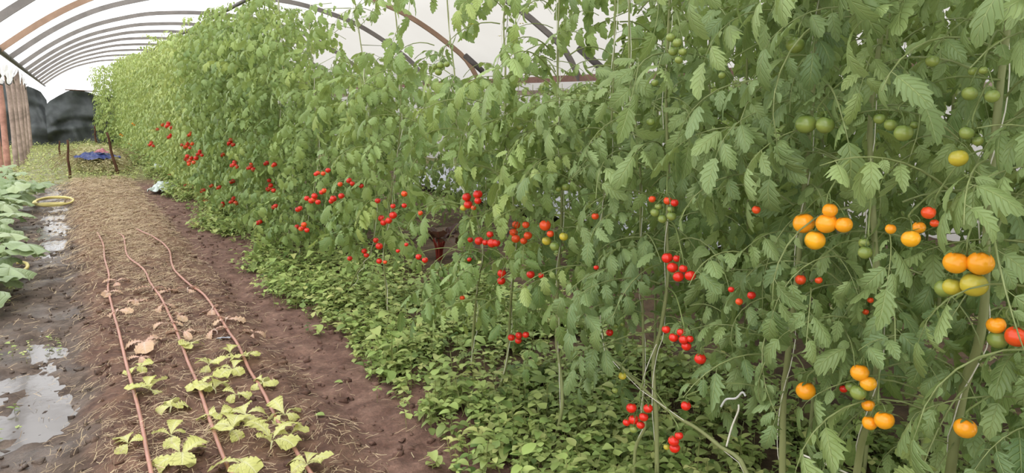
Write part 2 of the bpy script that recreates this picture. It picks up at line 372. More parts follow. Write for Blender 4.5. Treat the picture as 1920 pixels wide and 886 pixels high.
b = MB(); b.tube([PT(122, 169) and (PT(122, 169)[0], 30.9, PT(122, 168)[1]), (PT(190, 172)[0], 30.9, PT(190, 172)[1])], 0.02, 6, cap=True)
tag(b.build('cloth_pole', M['stake']), 'thin pole along the top edge of the large black shade cloth', 'pole')
def stake(x0, y0, x1, y1, r, label):
    a = gnd(x0, y0); d = ray(x1, y1); c = CAM + d * ((a[1] - 0) / d[1])
    o = MB(); k = np.linspace(0, 1, 9)[:, None]; L = a + (c - a) * k; L[:, 0] += 0.01 * np.sin(k[:, 0] * 9)
    L = np.vstack([a - (c - a) * 0.08, L]); L[0][2] = -0.1
    o.tube(L, np.linspace(r * 1.1, r * 0.8, len(L)), 7, cap=True)
    tag(o.build('wooden_stake', M['stake']), label, 'stake')
stake(131, 336, 126, 262, 0.025, 'upright dark stake standing at the near edge of the far weeds')
stake(112, 294, 111, 264, 0.025, 'short stake standing behind the upright dark one, nearer the black cloth')
stake(222, 332, 200, 248, 0.03, 'leaning dark stake beside the path, its top against the tomato foliage')
stake(181, 276, 177, 236, 0.03, 'slim stake standing in front of the right end of the black cloth')

# ------------------------------------------------------------------ leaf shapes
def blade(L, Wd, ns, nw, lobes=0, bend=0.3, fold=0.25, ripple=0.0, a=0.6, bpow=0.8, rs=None, curl=0.0, twist=0.0):
    """a leaf blade along +Y: rows ns+1, columns 2*nw+1"""
    t = np.linspace(0, 1, ns + 1); j = np.arange(-nw, nw + 1) / nw
    w_ = np.maximum(t, 1e-4) ** a * np.maximum(1 - t, 1e-4) ** bpow; w_ = w_ / w_.max() * Wd
    fwd = np.zeros(ns + 1)
    aj = np.abs(j)[None, :]
    if lobes:
        dep = 0.20 + 0.42 * (1 - t)
        sd = []
        for ph in (0.1, 0.1 + 0.35 * ((rs or 0.3) % 1)):
            q = np.mod(t * lobes + ph, 1.0); sd.append((1 - dep * (1 - np.where(q < 0.7, q / 0.7, (1 - q) / 0.3)), np.where(q < 0.7, q / 0.7, (1 - q) / 0.3)))
        m_ = np.where(j[None, :] < 0, sd[0][0][:, None], sd[1][0][:, None]); tp_ = np.where(j[None, :] < 0, sd[0][1][:, None], sd[1][1][:, None])
        X = w_[:, None] * 1.12 * j[None, :] * np.where(aj > 0.9, m_, 0.5 + 0.5 * m_)
        Y = t[:, None] * L + (0.075 * tp_ - 0.02) * L * aj ** 2 * (t * (1 - t) * 4)[:, None]
    else:
        X = w_[:, None] * j[None, :]; Y = t[:, None] * L + 0 * X
    Z = np.abs(X) * fold - curl * X * X / Wd
    if ripple: Z = Z + (w_ / Wd)[:, None] ** 1.3 * ripple * np.sin(t[:, None] * ripple_f + j[None, :] * 1.7 + (rs or 0)) * aj ** 1.5
    if twist: X, Z = X * np.cos(twist * t)[:, None] - Z * np.sin(twist * t)[:, None], X * np.sin(twist * t)[:, None] + Z * np.cos(twist * t)[:, None]
    if lobes: Z = Z - 0.10 * Wd * tp_ * aj
    th = -bend * t[:, None] * 1.2
    # bend along the length
    yb = Y * (np.sin(np.abs(th) + 1e-6) / (np.abs(th) + 1e-6)); zb = -np.sign(bend) * Y * ((1 - np.cos(np.abs(th))) / (np.abs(th) + 1e-6))
    V = np.stack([X, yb - Z * np.sin(th) * 0, zb + Z], -1)
    U = np.stack([np.broadcast_to(0.5 + 0.5 * j[None, :], X.shape), np.broadcast_to(t[:, None], X.shape)], -1)
    n, m = X.shape; idx = np.arange(n * m).reshape(n, m)
    Q = np.stack([idx[:-1, :-1], idx[:-1, 1:], idx[1:, 1:], idx[1:, :-1]], -1).reshape(-1, 4)
    return V.reshape(-1, 3), Q, U.reshape(-1, 2)
ripple_f = 19.0

def frame(d, nrm, roll):
    d = d / np.linalg.norm(d); x = np.cross(d, nrm); x /= np.linalg.norm(x) + 1e-9; z = np.cross(x, d)
    c, s = math.cos(roll), math.sin(roll)
    return np.stack([c * x + s * z, d, -s * x + c * z], 1)

def compound(lod, r):
    """one tomato leaf along +Y: rachis and leaflets; every leaflet carries an id so single leaflets can be left off"""
    LL = 0.36 * r.uniform(0.85, 1.15); k = math.radians(r.uniform(45, 115)); e0 = math.radians(r.uniform(5, 40)); n = 8
    s = np.linspace(0, 1, n + 1); an = e0 - k * s; st = np.stack([np.full(n, r.uniform(-0.12, 0.12)), np.cos(an[:-1]), np.sin(an[:-1])], 1) * LL / n
    pts = np.vstack([[0, 0, 0], np.cumsum(st, 0)])
    out = MB(); lid = []
    out.tube(pts[::1 if lod == 0 else 4], np.linspace(0.0032, 0.0012, n + 1)[::1 if lod == 0 else 4], 5 if lod == 0 else 3, T=(0.5, 0.0, 0.9))
    lid += [-1] * out.n
    spec = [(1.0, 0, 0.125 * r.uniform(0.9, 1.15))]
    for sp_, sz in ((0.42, 0.085), (0.64, 0.108), (0.86, 0.10)):
        for sd_ in (-1, 1): spec.append((min(0.97, sp_ + r.uniform(-.04, .04)), sd_, sz * r.uniform(0.8, 1.15)))
    if lod < 2:
        for sp_ in (0.3, 0.53, 0.75):
            for sd_ in (-1, 1):
                if r.random() < 0.7: spec.append((sp_ + r.uniform(-.03, .03), sd_, 0.038 * r.uniform(0.7, 1.4)))
    for i, (sp_, sd_, sz) in enumerate(spec):
        f = sp_ * n; q = min(int(f), n - 1); P = pts[q] + (pts[q + 1] - pts[q]) * (f - q)
        tg = pts[q + 1] - pts[q]; tg = tg / np.linalg.norm(tg); N = np.cross(np.array([1.0, 0, 0]), tg)
        psi = math.radians(r.uniform(48, 80)) * sd_
        d = math.cos(psi) * tg + math.sin(psi) * np.array([1.0, 0, 0]); d = d + np.array([0, 0, -r.uniform(0.1, 1.1)])
        ns, nw = ((18, 2), (10, 1), (4, 1))[lod]
        if sz < 0.05: ns, nw = ((6, 1), (4, 1), (2, 1))[lod]
        V, Q, U = blade(sz, sz * (r.uniform(0.23, 0.31) if lod < 2 else r.uniform(0.17, 0.25)), ns, nw, lobes=(r.choice([4, 5]) if lod == 0 else 3) if sz > 0.05 and lod < 2 else 0, bend=r.uniform(0.1, 1.5), fold=r.uniform(-0.1, 0.5), a=0.5, bpow=0.85, rs=r.random(), curl=r.uniform(0.0, 0.9), twist=r.uniform(-0.8, 0.8))
        Fm = frame(d, N, r.uniform(-0.5, 0.5)); pl = sz * 0.18
        V = V @ Fm.T + P + Fm[:, 1] * pl
        if lod == 0:
            m0 = out.n; out.tube([P, P + Fm[:, 1] * pl * 1.1], 0.0011, 3, T=(0.5, 0, 0.9)); lid += [i] * (out.n - m0)
        out.add(V, Q, U, (min(1, max(0, 0.45 + r.gauss(0, 0.18))), 0, 0)); lid += [i] * len(V)
    return np.concatenate(out.V), np.concatenate(out.Q), np.concatenate(out.U), np.concatenate(out.T), np.array(lid)
LEAF = {lod: [compound(lod, random.Random(100 * lod + k)) for k in range(14)] for lod in (0, 1, 2)}

# ------------------------------------------------------------------ where the fruit hangs (read off the photo)
R_, O_, A_, Y_, T_, G_ = 'red', 'orangered', 'orange', 'yellow', 'turning', 'green'
TR = [  # each truss: list of (x, y, r, colour)
 [(1507,418,20,A_),(1550,418,20,A_),(1582,421,16,A_),(1528,450,19,Y_),(1556,394,14,A_)],
 [(1670,429,10,A_),(1708,447,17,Y_),(1723,426,12,A_)],
 [(1741,398,13,O_),(1752,418,8,O_)],
 [(1792,492,22,A_),(1838,493,24,A_),(1785,537,17,T_),(1771,540,18,G_),(1826,533,24,T_)],
 [(1868,609,17,A_),(1871,636,18,G_),(1907,630,21,O_)],
 [(1612,698,17,A_),(1628,718,15,Y_),(1596,724,11,G_),(1609,735,15,G_)],
 [(1582,728,8,R_)], [(1511,732,18,A_)],
 [(1628,759,12,A_),(1658,787,18,A_),(1631,792,14,A_)], [(1810,802,20,A_)],
 [(1501,524,10,O_),(1535,525,7,O_)], [(1622,473,13,G_),(1620,455,10,G_)], [(1632,562,6,O_),(1623,584,6,O_)],
 [(1418,393,8,O_)], [(1409,553,8,R_),(1386,565,7,O_),(1371,542,6,R_)],
 [(1511,232,19,G_),(1547,234,17,G_)], [(1491,84,17,G_)], [(1649,222,11,G_),(1670,234,12,G_),(1694,249,17,G_),(1715,234,8,G_)],
 [(1818,175,14,G_),(1861,180,13,G_),(1825,133,9,G_),(1844,132,8,G_)], [(1812,249,13,G_),(1834,264,10,G_),(1797,296,17,T_)], [(1748,114,12,G_)],
 [(1354,141,7,G_)],
 [(1251,483,10.5,R_),(1269,484,7,R_),(1261,501,10.5,R_),(1272,518,10.5,R_),(1294,516,10.5,R_),(1281,503,8,R_)],
 [(1223,373,7,O_),(1252,376,8,O_),(1265,380,7.5,R_),(1228,398,8.5,G_),(1242,410,8.5,G_),(1259,405,9,G_),(1258,392,7,G_),(1234,387,7,G_)],
 [(1022,422,11,O_),(1025,451,9,T_),(1040,461,9,G_),(1057,443,8.5,T_),(1032,438,7,O_)],
 [(1118,501,5,R_)], [(1061,350,8,G_),(1047,354,6,G_)], [(1116,405,7,O_)],
 [(1155,610,4,G_),(1167,607,4,G_)],
 [(959,632,7,R_),(973,628,7,R_),(972,638,6.5,R_),(986,627,6.5,R_)], [(1143,623,7,R_)],
 [(1249,617,8,R_),(1263,632,9,R_),(1277,622,8,R_),(1282,636,9.5,R_),(1294,635,7,R_),(1287,648,9.5,R_)], [(1313,672,11,R_)], [(1286,760,9.5,R_)],
 [(1167,704,7.5,T_),(1153,731,6,G_)],
 [(1184,764,10,R_),(1215,765,9,R_),(1188,786,10,R_),(1175,791,7.5,R_),(1207,781,9,R_),(1201,796,8,R_),(1188,804,7.5,G_)],
 [(1273,816,8,R_),(1263,826,10.5,R_),(1265,839,10,R_),(1250,837,6,T_)],
 [(1258,70,9,G_),(1270,80,9,G_),(1262,96,9,G_),(1280,97,8,G_),(1273,112,8,G_)], [(1228,155,7,G_)],
 [(815,125,6,G_),(826,122,7,G_),(838,120,6,G_),(822,135,7,G_)], [(975,238,7,G_)], [(1220,228,8,G_)],
 [(625,372,6.5,R_),(621,377,5,R_),(640,367,6,R_)], [(655,338,6,R_),(661,344,5,R_),(638,345,5,O_)], [(677,348,5,R_)],
 [(615,319,5,R_),(606,325,4.5,O_)], [(608,357,5,O_)], [(708,376,5.5,R_)], [(758,363,6,O_),(758,385,5,R_)], [(737,386,5,R_)],
 [(715,409,6.5,R_),(719,417,6,R_),(729,413,6.5,R_),(737,403,7.5,R_)],
 [(705,450,5.5,R_),(711,461,7,R_)], [(683,470,5.5,R_),(687,478,5,R_)], [(711,489,5.5,R_),(722,491,4,O_)], [(656,484,5,R_)], [(746,470,4,R_),(762,458,4,R_)],
 [(788,399,5,O_)], [(785,481,6,R_),(797,487,6,R_)],
 [(875,369,8.5,R_),(896,364,9,R_),(878,383,8.5,R_),(896,376,7,R_),(869,389,6.5,T_),(888,389,5,O_)],
 [(919,439,7,R_),(898,451,8.5,R_),(882,449,5.5,R_),(923,455,9.5,R_),(931,455,7.5,R_),(910,454,6,R_)],
 [(941,512,8.5,R_),(940,526,8,R_)],
 [(968,421,8,O_),(963,435,8,O_),(967,447,8.5,O_),(990,441,8,O_),(986,421,7,O_),(982,451,7,O_)],
 [(995,514,8,R_),(1015,516,6,R_)], [(880,486,4.5,R_),(871,487,4,G_)], [(867,558,5,O_)],
]
FARC = [(315,235,5,4),(319,256,3,3.4),(283,270,4,3.4),(296,242,2,3),(351,273,6,4),(356,252,3,3.2),(269,299,7,3.8),(249,292,1,3.5),(262,326,2,3.2),
        (358,300,8,4.2),(374,287,4,3.6),(317,331,4,3.6),(348,353,7,4.4),(317,363,2,3.6),(381,373,4,4),(382,356,2,3.8),(417,386,3,4.4),(437,376,4,4.4),
        (437,339,2,4),(432,267,4,4),(439,308,4,4.2),(470,313,4,4.2),(419,289,2,3.4),(412,350,2,3.8),(507,352,4,4.6),(505,338,1,4),(517,386,2,4.4),
        (488,415,2,4.6),(501,305,2,4),(515,308,2,4.2),(563,390,2,4.8),(569,426,5,5),(589,373,5,5.5),(607,358,2,4.6),(596,324,2,4.2),(398,347,2,3.4)]
for (x, y, n, r) in FARC:
    tt = []
    for i in range(n):
        a = i * 2.4; d = r * 0.95 * math.sqrt(i) * 1.05
        tt.append((x + d * math.cos(a) * 1.25, y + d * math.sin(a) * 0.75, r * rnd.uniform(0.9, 1.1), R_ if rnd.random() < 0.8 else O_))
    TR.append(tt)
for x, y in [(188, 247), (242, 271), (226, 252), (248, 232)]: TR.append([(x, y, 2.6, A_), (x + 4, y + 2, 2.2, A_)])
MASK = np.zeros((H, W))            # distance up to which leaves must not cover a fruit that the photo shows
def disk(x, y, rx, ry, dep):
    y0, y1, x0, x1 = int(max(0, y - ry)), int(min(H, y + ry + 1)), int(max(0, x - rx)), int(min(W, x + rx + 1))
    if y1 <= y0 or x1 <= x0: return
    yy_, xx_ = np.mgrid[y0:y1, x0:x1]
    sub = MASK[y0:y1, x0:x1]; m = ((xx_ - x) / rx) ** 2 + ((yy_ - y) / ry) ** 2 <= 1
    sub[m] = np.maximum(sub[m], dep)
FRX = 1.70
trusses = []
for tt in TR:
    fr = []
    for (x, y, r, c) in tt:
        X = FRX - (0.03 if r > 12 else 0.0) + rnd.uniform(-0.015, 0.015)
        P = plx(x, y, X); dep = (P - CAM) @ Fv; R = r * dep / FP
        fr.append((P, R, c)); disk(x, y - r * 0.15, r * (0.95 if r > 6 else 0.6), r * (1.05 if r > 6 else 0.6), dep + R)
    trusses.append(fr)
for (x, y, rx, ry) in [(818,335,30,30),(832,440,22,45),(1080,368,26,20),(1115,372,18,14),(1306,425,13,22),(1830,640,25,28),(925,62,16,36),(880,105,20,22),
                       (1012,38,22,20),(1118,62,20,50),(1190,50,16,36),(790,60,18,34),(690,70,22,22),(730,40,16,20),(612,112,12,10),(1080,152,36,8),(1000,158,30,6)]:
    disk(x, y, rx, ry, 30.0)

# bare stretches of stem keep clear of leaves
BARE = [560, 752, 669, 640, 400, 718, 632, 540, 435, 480, 463, 470]

# ------------------------------------------------------------------ tomato plants
def prune(V, Q, lid):
    x, y, f = project(V)
    xi = np.clip(x, 0, W - 1).astype(int); yi = np.clip(y, 0, H - 1).astype(int)
    on = (x >= 0) & (x < W) & (y >= 0) & (y < H) & (f > 0.05)
    hit = on & (MASK[yi, xi] > f)
    if not hit.any() and f.min() > 0.35: return Q
    if f.min() < 0.35: return Q[:0]
    bad = set(lid[hit].tolist()) - {-1}
    if len(bad) > 0.45 * (lid.max() + 1) or (lid[hit] == -1).sum() > 0.35 * (lid == -1).sum(): return Q[:0]
    return Q[~np.isin(lid[Q[:, 0]], list(bad))] if bad else Q

def foliage(path, lod, r, n, z0, spread, scale, top_thin=1.0, prn=True, tone=0.0, zt=9, facing=0.0):
    """leaves set around a stem path; returns MB in coordinates relative to path[0]"""
    b = MB(); base = path[0]; zs = path[:, 2]
    for i in range(n):
        u = (i + r.random()) / n; z = z0 + (min(zs[-1], zt) - z0) * u
        if z > 1.75 and r.random() > top_thin: continue
        k = int(np.clip(np.searchsorted(zs, z), 1, len(zs) - 1)); P = path[k].copy(); P[2] = z
        az = i * 2.4 + r.uniform(-0.5, 0.5)
        if facing and r.random() < facing: az = PI / 2 + r.gauss(0, 0.9)      # towards the light of the walkway
        off = abs(r.gauss(0, spread)); P = P + np.array([-math.sin(az) * off * 0.6, math.cos(az) * off, 0])
        V0, Q, U, T, lid = LEAF[lod][r.randrange(14)]
        sc_ = scale * r.uniform(0.7, 1.15) * (0.75 if u > 0.93 else 1) * (0.8 if u < 0.06 else 1)
        V = (V0 * sc_) @ (rotz(az) @ rotx(r.uniform(-0.35, 0.35)) @ roty(r.uniform(-0.4, 0.4))).T + P
        if prn: Q = prune(V, Q, lid)
        if not len(Q): continue
        T = T.copy(); T[:, 0] = np.clip(T[:, 0] + r.gauss(tone, 0.16) + 0.10 * (u - 0.5), 0, 1)
        T[:, 1] = 0.55 if r.random() < 0.03 else max(0, r.gauss(0.10 + 0.14 * u, 0.10))
        b.add(V - base, Q, U, T)
    return b

fruit_mesh = {}
def fruit_data(c):
    if c not in fruit_mesh:
        b = MB(); n, m = 12, 20; th = np.linspace(0.001, PI - 0.001, n + 1); ph = np.arange(m) * 2 * PI / m
        rr = np.sin(th)[:, None] * (1 + 0.02 * np.cos(ph * 5)[None, :]); zz = np.cos(th) * 0.93
        dim = 0.10 * np.exp(-(th / 0.33) ** 2)
        b.grid(np.stack([rr * np.cos(ph), rr * np.sin(ph), np.broadcast_to((zz - dim)[:, None], rr.shape)], -1), closed=True)
        fruit_mesh[c] = b.mesh('tomato', M[c])
    return fruit_mesh[c]
FN = {R_: 'ripe red tomato', O_: 'orange-red tomato', A_: 'ripe orange tomato', Y_: 'golden yellow tomato', T_: 'half-ripe yellow-green tomato', G_: 'unripe green tomato'}
truss_stem = {}
def add_truss(root, path, fr, r):
    base = path[0]; top = max(fr, key=lambda q: q[0][2]); zt = top[0][2] + top[1] + 0.02
    k = int(np.clip(np.searchsorted(path[:, 2], zt + 0.03), 0, len(path) - 1)); S = path[k].copy()
    b = MB(); c = np.mean([q[0] for q in fr], 0); ctr = np.array([c[0] + 0.01, c[1], zt])
    near = (c - CAM) @ Fv < 6
    knee = S * 0.45 + ctr * 0.55 + np.array([0, 0, 0.035])
    main = smooth_path([S, knee, ctr, ctr * 0.5 + c * 0.5 + np.array([0.012, 0, 0])], 5)
    b.tube(main - base, 0.0024 if near else 0.003, 5, T=(0.5, 0.1, 0.6))
    for P, R, cc in fr:
        cal = P + np.array([0, 0, R * 0.86]); j = main[len(main) * 2 // 3 + r.randrange(len(main) // 3)]
        if near:
            b.tube(smooth_path([j, (j + cal) / 2 + np.array([0, 0, 0.012]), cal + np.array([0, 0, 0.006]), cal - np.array([0, 0, R * 0.06])], 3) - base, 0.0014, 4, T=(0.45, 0.05, 0.4))
            for q in range(5):
                a = q * 2 * PI / 5 + r.random() * 0.5
                V, Q, U = blade(R * 0.95, R * 0.16, 4, 1, bend=r.uniform(-0.5, 0.9), fold=0.2)
                b.add(V @ (rotz(a) @ rotx(0.25)).T + cal - base, Q, U, (0.25, 0, 0.1))
    ts = b.build('fruit_truss', M['leaf'], root)
    for P, R, cc in fr:
        o = link('tomato', fruit_data(cc), ts, P - base); o.scale = (R, R, R); o.rotation_euler = (r.uniform(-.3, .3), r.uniform(-.3, .3), r.uniform(0, 6))
        o['label'] = FN[cc]
    return ts

SX = 1.85
STEMS = [  # pixel traces of the near stems, base first (photo), top last
 ([(1772,930),(1785,800),(1832,650),(1850,560),(1862,400),(1890,150),(1905,0),(1915,-200)], 0.013, 'tomato plant with the thickest pale stem and a truss of orange and green tomatoes'),
 ([(1590,930),(1602,880),(1637,752),(1660,600),(1650,400),(1640,200),(1660,0),(1670,-150)], 0.011, 'leafy tomato plant with a low cluster of orange tomatoes between two thick stems'),
 ([(1468,930),(1477,775),(1489,669),(1505,520),(1512,350),(1518,150),(1523,0),(1528,-150)], 0.010, 'tomato plant carrying the truss of five golden orange tomatoes'),
 ([(1450,925),(1411,884),(1363,835),(1318,799),(1273,773),(1218,725),(1180,687),(1149,652),(1130,560),(1128,400),(1135,250),(1140,120)], 0.0075, 'leaning tomato plant whose bare pale stem slants low across the weeds'),
 ([(1243,905),(1241,787),(1233,718),(1230,666),(1240,608),(1246,517),(1240,435),(1241,340),(1243,162),(1253,68),(1260,0),(1268,-140)], 0.0085, 'tomato plant with straight twine-wrapped stem bearing several trusses of small red tomatoes'),
 ([(1201,900),(1197,842),(1212,801),(1205,760),(1204,718),(1196,600),(1190,450),(1196,300),(1188,150),(1192,0),(1195,-120)], 0.0065, 'tomato plant with thin crooked stem and low red cluster beside the twine-wrapped stem'),
 ([(1040,825),(1050,773),(1048,728),(1040,677),(1033,632),(1040,500),(1052,400),(1060,250),(1057,162),(1055,51),(1054,-60)], 0.008, 'tomato plant with orange and half-green truss above a bare grey lower stem'),
 ([(926,782),(928,735),(940,684),(945,632),(954,552),(970,460),(968,330),(955,200),(950,112),(942,51),(940,-60)], 0.008, 'tomato plant with a row of four small red tomatoes low on its bare stem'),
 ([(885,728),(880,650),(902,523),(913,482),(908,435),(897,397),(881,359),(862,312),(859,244),(849,152),(834,61),(828,-50)], 0.0075, 'tomato plant with two red trusses on a kinked stem in front of the red chard'),
 ([(742,642),(728,590),(727,540),(727,480),(733,430),(738,360),(745,250),(742,120),(738,0),(735,-60)], 0.0075, 'tomato plant with a straight pale lower stem and a row of four red tomatoes'),
 ([(640,592),(660,540),(676,511),(704,463),(704,413),(704,368),(690,250),(680,120),(672,0),(668,-40)], 0.007, 'tomato plant whose thin stem slants out of the weeds beside its red trusses'),
 ([(558,524),(562,480),(568,440),(580,380),(590,300),(592,200),(590,100),(585,20)], 0.007, 'tomato plant with a low clump of five red tomatoes on an upright stem'),
]
for (px, rad, lab), yb in zip(STEMS, BARE):
    for (xa, ya), (xb, yb2) in zip(px[:-1], px[1:]):
        for q in np.linspace(0, 1, 12):
            x, y = xa + (xb - xa) * q, ya + (yb2 - ya) * q
            if y < yb or y > H + 5 or rnd.random() < 0.15: continue
            P = plx(x, y, 1.85); dep = (P - CAM) @ Fv; disk(x, y, rad * 1.3 * FP / dep, 9, dep)
plants = []      # (path, radius, label, lod)
for px, rad, lab in STEMS:
    P = np.array([plx(x, y, SX) for x, y in px]); P[0][2] = 0.0
    P[:, 0] += 0.03 * np.sin(P[:, 2] * 3.0 + len(plants)) ; P = smooth_path(P, 4)
    if P[0][2] < P[1][2] and P[-1][2] < 2.3:
        P = np.vstack([P, P[-1] + np.array([0, 0, 0.25])])
    P[:, 2] = np.maximum.accumulate(P[:, 2] + np.arange(len(P)) * 1e-5)
    plants.append([P, rad, lab, 0 if P[0][1] < 5.0 else 1])
def plain_path(x, y, h, r):
    k = np.linspace(0, 1, 16); a = r.uniform(0, 6)
    return np.stack([x + 0.03 * np.sin(k * 6 + a), y + 0.035 * np.cos(k * 5 + a) * k, h * k], 1)
plants.append([plain_path(1.8, 0.68, 2.6, rnd), 0.011, 'tomato plant cut by the photo edge beyond the nearest thick stem', 0])
yv = 7.35; far_i = 0
while yv < 30.5:
    plants.append([plain_path(SX + rnd.uniform(-.05, .05), yv, 2.5 + 0.012 * yv + rnd.uniform(-0.12, 0.12), rnd), 0.007, None, 1 if yv < 13 else 2])
    yv += 0.40 + 0.012 * (yv - 7)
for x_, y_ in ((1.45, 28.4), (1.3, 29.6), (1.25, 30.6)): plants.append([plain_path(x_, y_, 2.7, rnd), 0.007, None, 2])
ORD = ['first', 'second', 'third', 'fourth', 'fifth', 'sixth', 'seventh', 'eighth', 'ninth', 'tenth', 'eleventh', 'twelfth', 'thirteenth', 'fourteenth', 'fifteenth']
own = [[] for _ in plants]
for fr in trusses:
    zt = max(q[0][2] for q in fr); c = np.mean([q[0] for q in fr], 0); best, bi = 9e9, 0
    for i, pl in enumerate(plants):
        P = pl[0]; k = min(int(np.searchsorted(P[:, 2], c[2])), len(P) - 1); d = np.linalg.norm(P[k][:2] - c[:2]) + (0.5 if P[-1][2] < zt else 0)
        if d < best: best, bi = d, i
    own[bi].append(fr)
NW = ['no', 'one', 'two', 'three', 'four', 'five', 'six', 'seven', 'eight', 'nine', 'ten', 'eleven', 'twelve', 'thirteen', 'fourteen', 'fifteen', 'sixteen', 'seventeen', 'eighteen', 'nineteen', 'twenty']
used = set()
for i, (P, rad, lab, lod) in enumerate(plants):
    r = random.Random(500 + i); base = P[0]; nf = sum(len(f) for f in own[i]); grp = None; y = base[1]
    if lab is None:
        grp = 'dense far stretch of the front tomato row'
        if nf:
            hi = max(q[0][2] for f in own[i] for q in f); lo = min(q[0][2] for f in own[i] for q in f)
            wh = 'low down' if hi < 0.7 else ('at mid height' if lo > 0.6 else 'low to mid height')
            lab = 'tomato plant in the far row with %s %s showing %s' % (NW[min(nf, 20)] if nf <= 20 else 'many', ('orange tomatoes' if all(q[2] == A_ for f in own[i] for q in f) else ('red tomatoes' if nf > 1 else 'red tomato')), wh)
            if lab in used: lab = lab.replace('in the far row', 'further along' if lab.replace('in the far row', 'further along') not in used else 'near the row end')
        else: lab = 'bushy tomato plant in the far stretch of the row with no fruit showing'
    used.add(lab)
    root = thing('tomato_plant', tuple(base), lab, 'tomato plant', grp)
    b = MB(); k = np.linspace(0, 1, len(P)); b.tube(P - base, rad * (1.05 - 0.6 * k) + 0.0006 * np.sin(k * 70), 8 if lod == 0 else 5, T=np.array([0.5, 0.0, 0.0]))
    b.build('stem', M['stem'], root)
    mid = 1.7 < y < 6.9
    z0 = 0.72 if y < 1.8 else 0.6 if y < 2.4 else (0.5 if y < 7 else 0.28)
    if i == 3: z0 = 0.85
    n = 64 if y < 2.4 else (96 if y < 7 else (112 if lod == 1 else 150)); 
    if i in (3, 5): n = 48
    fb = foliage(P, lod, r, n, z0, 0.10 if y < 2.4 else 0.15, 0.95 if y < 7 else (0.95 if lod == 1 else 0.9), 0.58 if mid else 1.0, True, 0.0, facing=0.35)
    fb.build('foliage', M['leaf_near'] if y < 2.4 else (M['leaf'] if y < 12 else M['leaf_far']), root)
    if y > 3 and y < 14:
        for q in range(5 if y < 9 else 3):
            fl = MB(); c = np.array([r.uniform(-.2, .1), r.uniform(-.2, .2), P[-1][2] - r.uniform(0.05, 0.55)])
            for s in range(5):
                V, Q, U = blade(0.016, 0.005, 2, 1, bend=0.6); V = V @ (rotz(s * 1.256 + q) @ rotx(0.2)).T + c; fl.add(V, Q, U)
            fl.build('flower', M['flower'], root)
    for fr in own[i]: add_truss(root, P, fr, r)
    # support twine from the rail down along the stem
    if y < 9.5:
        zz = np.linspace(0.12, 2.64, 60); tp = []
        for z in zz:
            k = min(int(np.searchsorted(P[:, 2], z)), len(P) - 1); c = P[k].copy(); c[2] = z
            if z > P[-1][2]: c = P[-1] + (np.array([1.86, P[-1][1], 2.66]) - P[-1]) * ((z - P[-1][2]) / max(1e-3, 2.66 - P[-1][2]))
            a = z * 11 + i; tp.append(c + (rad + 0.003) * np.array([math.cos(a), math.sin(a), 0]))
        tb = MB(); tb.tube(tp, 0.0016 if y < 4 else 0.0022, 4)
        wl = (STEMS[i][2] if i < len(STEMS) else lab)
        short = ['nearest thick pale stem', 'thick stem by the low orange cluster', 'stem under the five golden tomatoes', 'slanting bare stem', 'straight stem with several small red trusses', 'thin crooked stem by the low red cluster',
                 'stem with the half-green truss', 'bare stem with four small tomatoes low down', 'kinked stem in front of the red chard', 'straight pale stem behind the weed edge', 'stem slanting out of the weeds', 'upright stem by a low clump of five tomatoes', 'stem at the photo edge']
        tag(tb.build('support_twine', M['twine']), 'white twine wound around the ' + short[i] if i < 13 else 'white twine hanging inside the dense far foliage', 'twine', 'support twines on the front tomato row')

# rows behind: shared crowns
VAR = {}
def shared(kind, h, n, z0, lod, k):
    key = (kind, k)
    if key not in VAR:
        r = random.Random(900 + 17 * k + len(kind)); P = plain_path(0, 0, h, r)
        sb = MB(); sb.tube(P, np.linspace(0.008, 0.003, len(P)), 5)
        fb = foliage(P, lod, r, n, z0, 0.15, 1.0, 1.0, False, -0.12)
        VAR[key] = (sb.mesh('stem', M['stem']), fb.mesh('foliage', M['leaf']))
    return VAR[key]
brow = []
for y in (0.6, 0.9, 1.2, 1.5, 1.8, 2.1, 2.4, 2.75, 3.1): brow.append((2.7 + 0.08 * math.sin(y * 7), y, 2.7, 'second'))
for y in (0.8, 1.25, 1.7, 2.15, 2.6, 3.1): brow.append((3.6, y, 2.72, 'second'))
for y in (7.2, 7.7, 8.3, 9.0, 9.8, 10.7, 11.7, 12.8): brow.append((2.8, y, 2.0, 'second'))
for y in (3.0, 3.5, 4.0, 4.5, 5.0, 5.5, 6.0, 6.5, 7.1, 7.7, 8.4, 9.2, 10.1): brow.append((4.3 + 0.15 * math.sin(y * 3), y, 1.75, 'back'))
ns_ = 0
for k, (x, y, h, kind) in enumerate(brow):
    st, fo = shared(kind + str(h), h, 80 if kind == 'second' else 70, 0.5 if y < 3.2 else 0.25, 1, k % 4)
    near = y < 3.2 and kind == 'second'
    lab = 'tomato plant of the second row half hidden behind the near tomato plants' if near else ('leafy plant of the second row hidden behind the front tomato row' if kind == 'second' else 'low leafy plant in the row farthest back, glimpsed between the front tomatoes')
    root = thing('tomato_plant', (x, y, 0), lab, 'tomato plant', 'second row tomatoes behind the near plants' if near else ('second row tomatoes along the middle' if kind == 'second' else 'back row of leafy plants'))
    root.rotation_euler.z = rnd.uniform(0, 6.28)
    link('stem', st, root); link('foliage', fo, root)

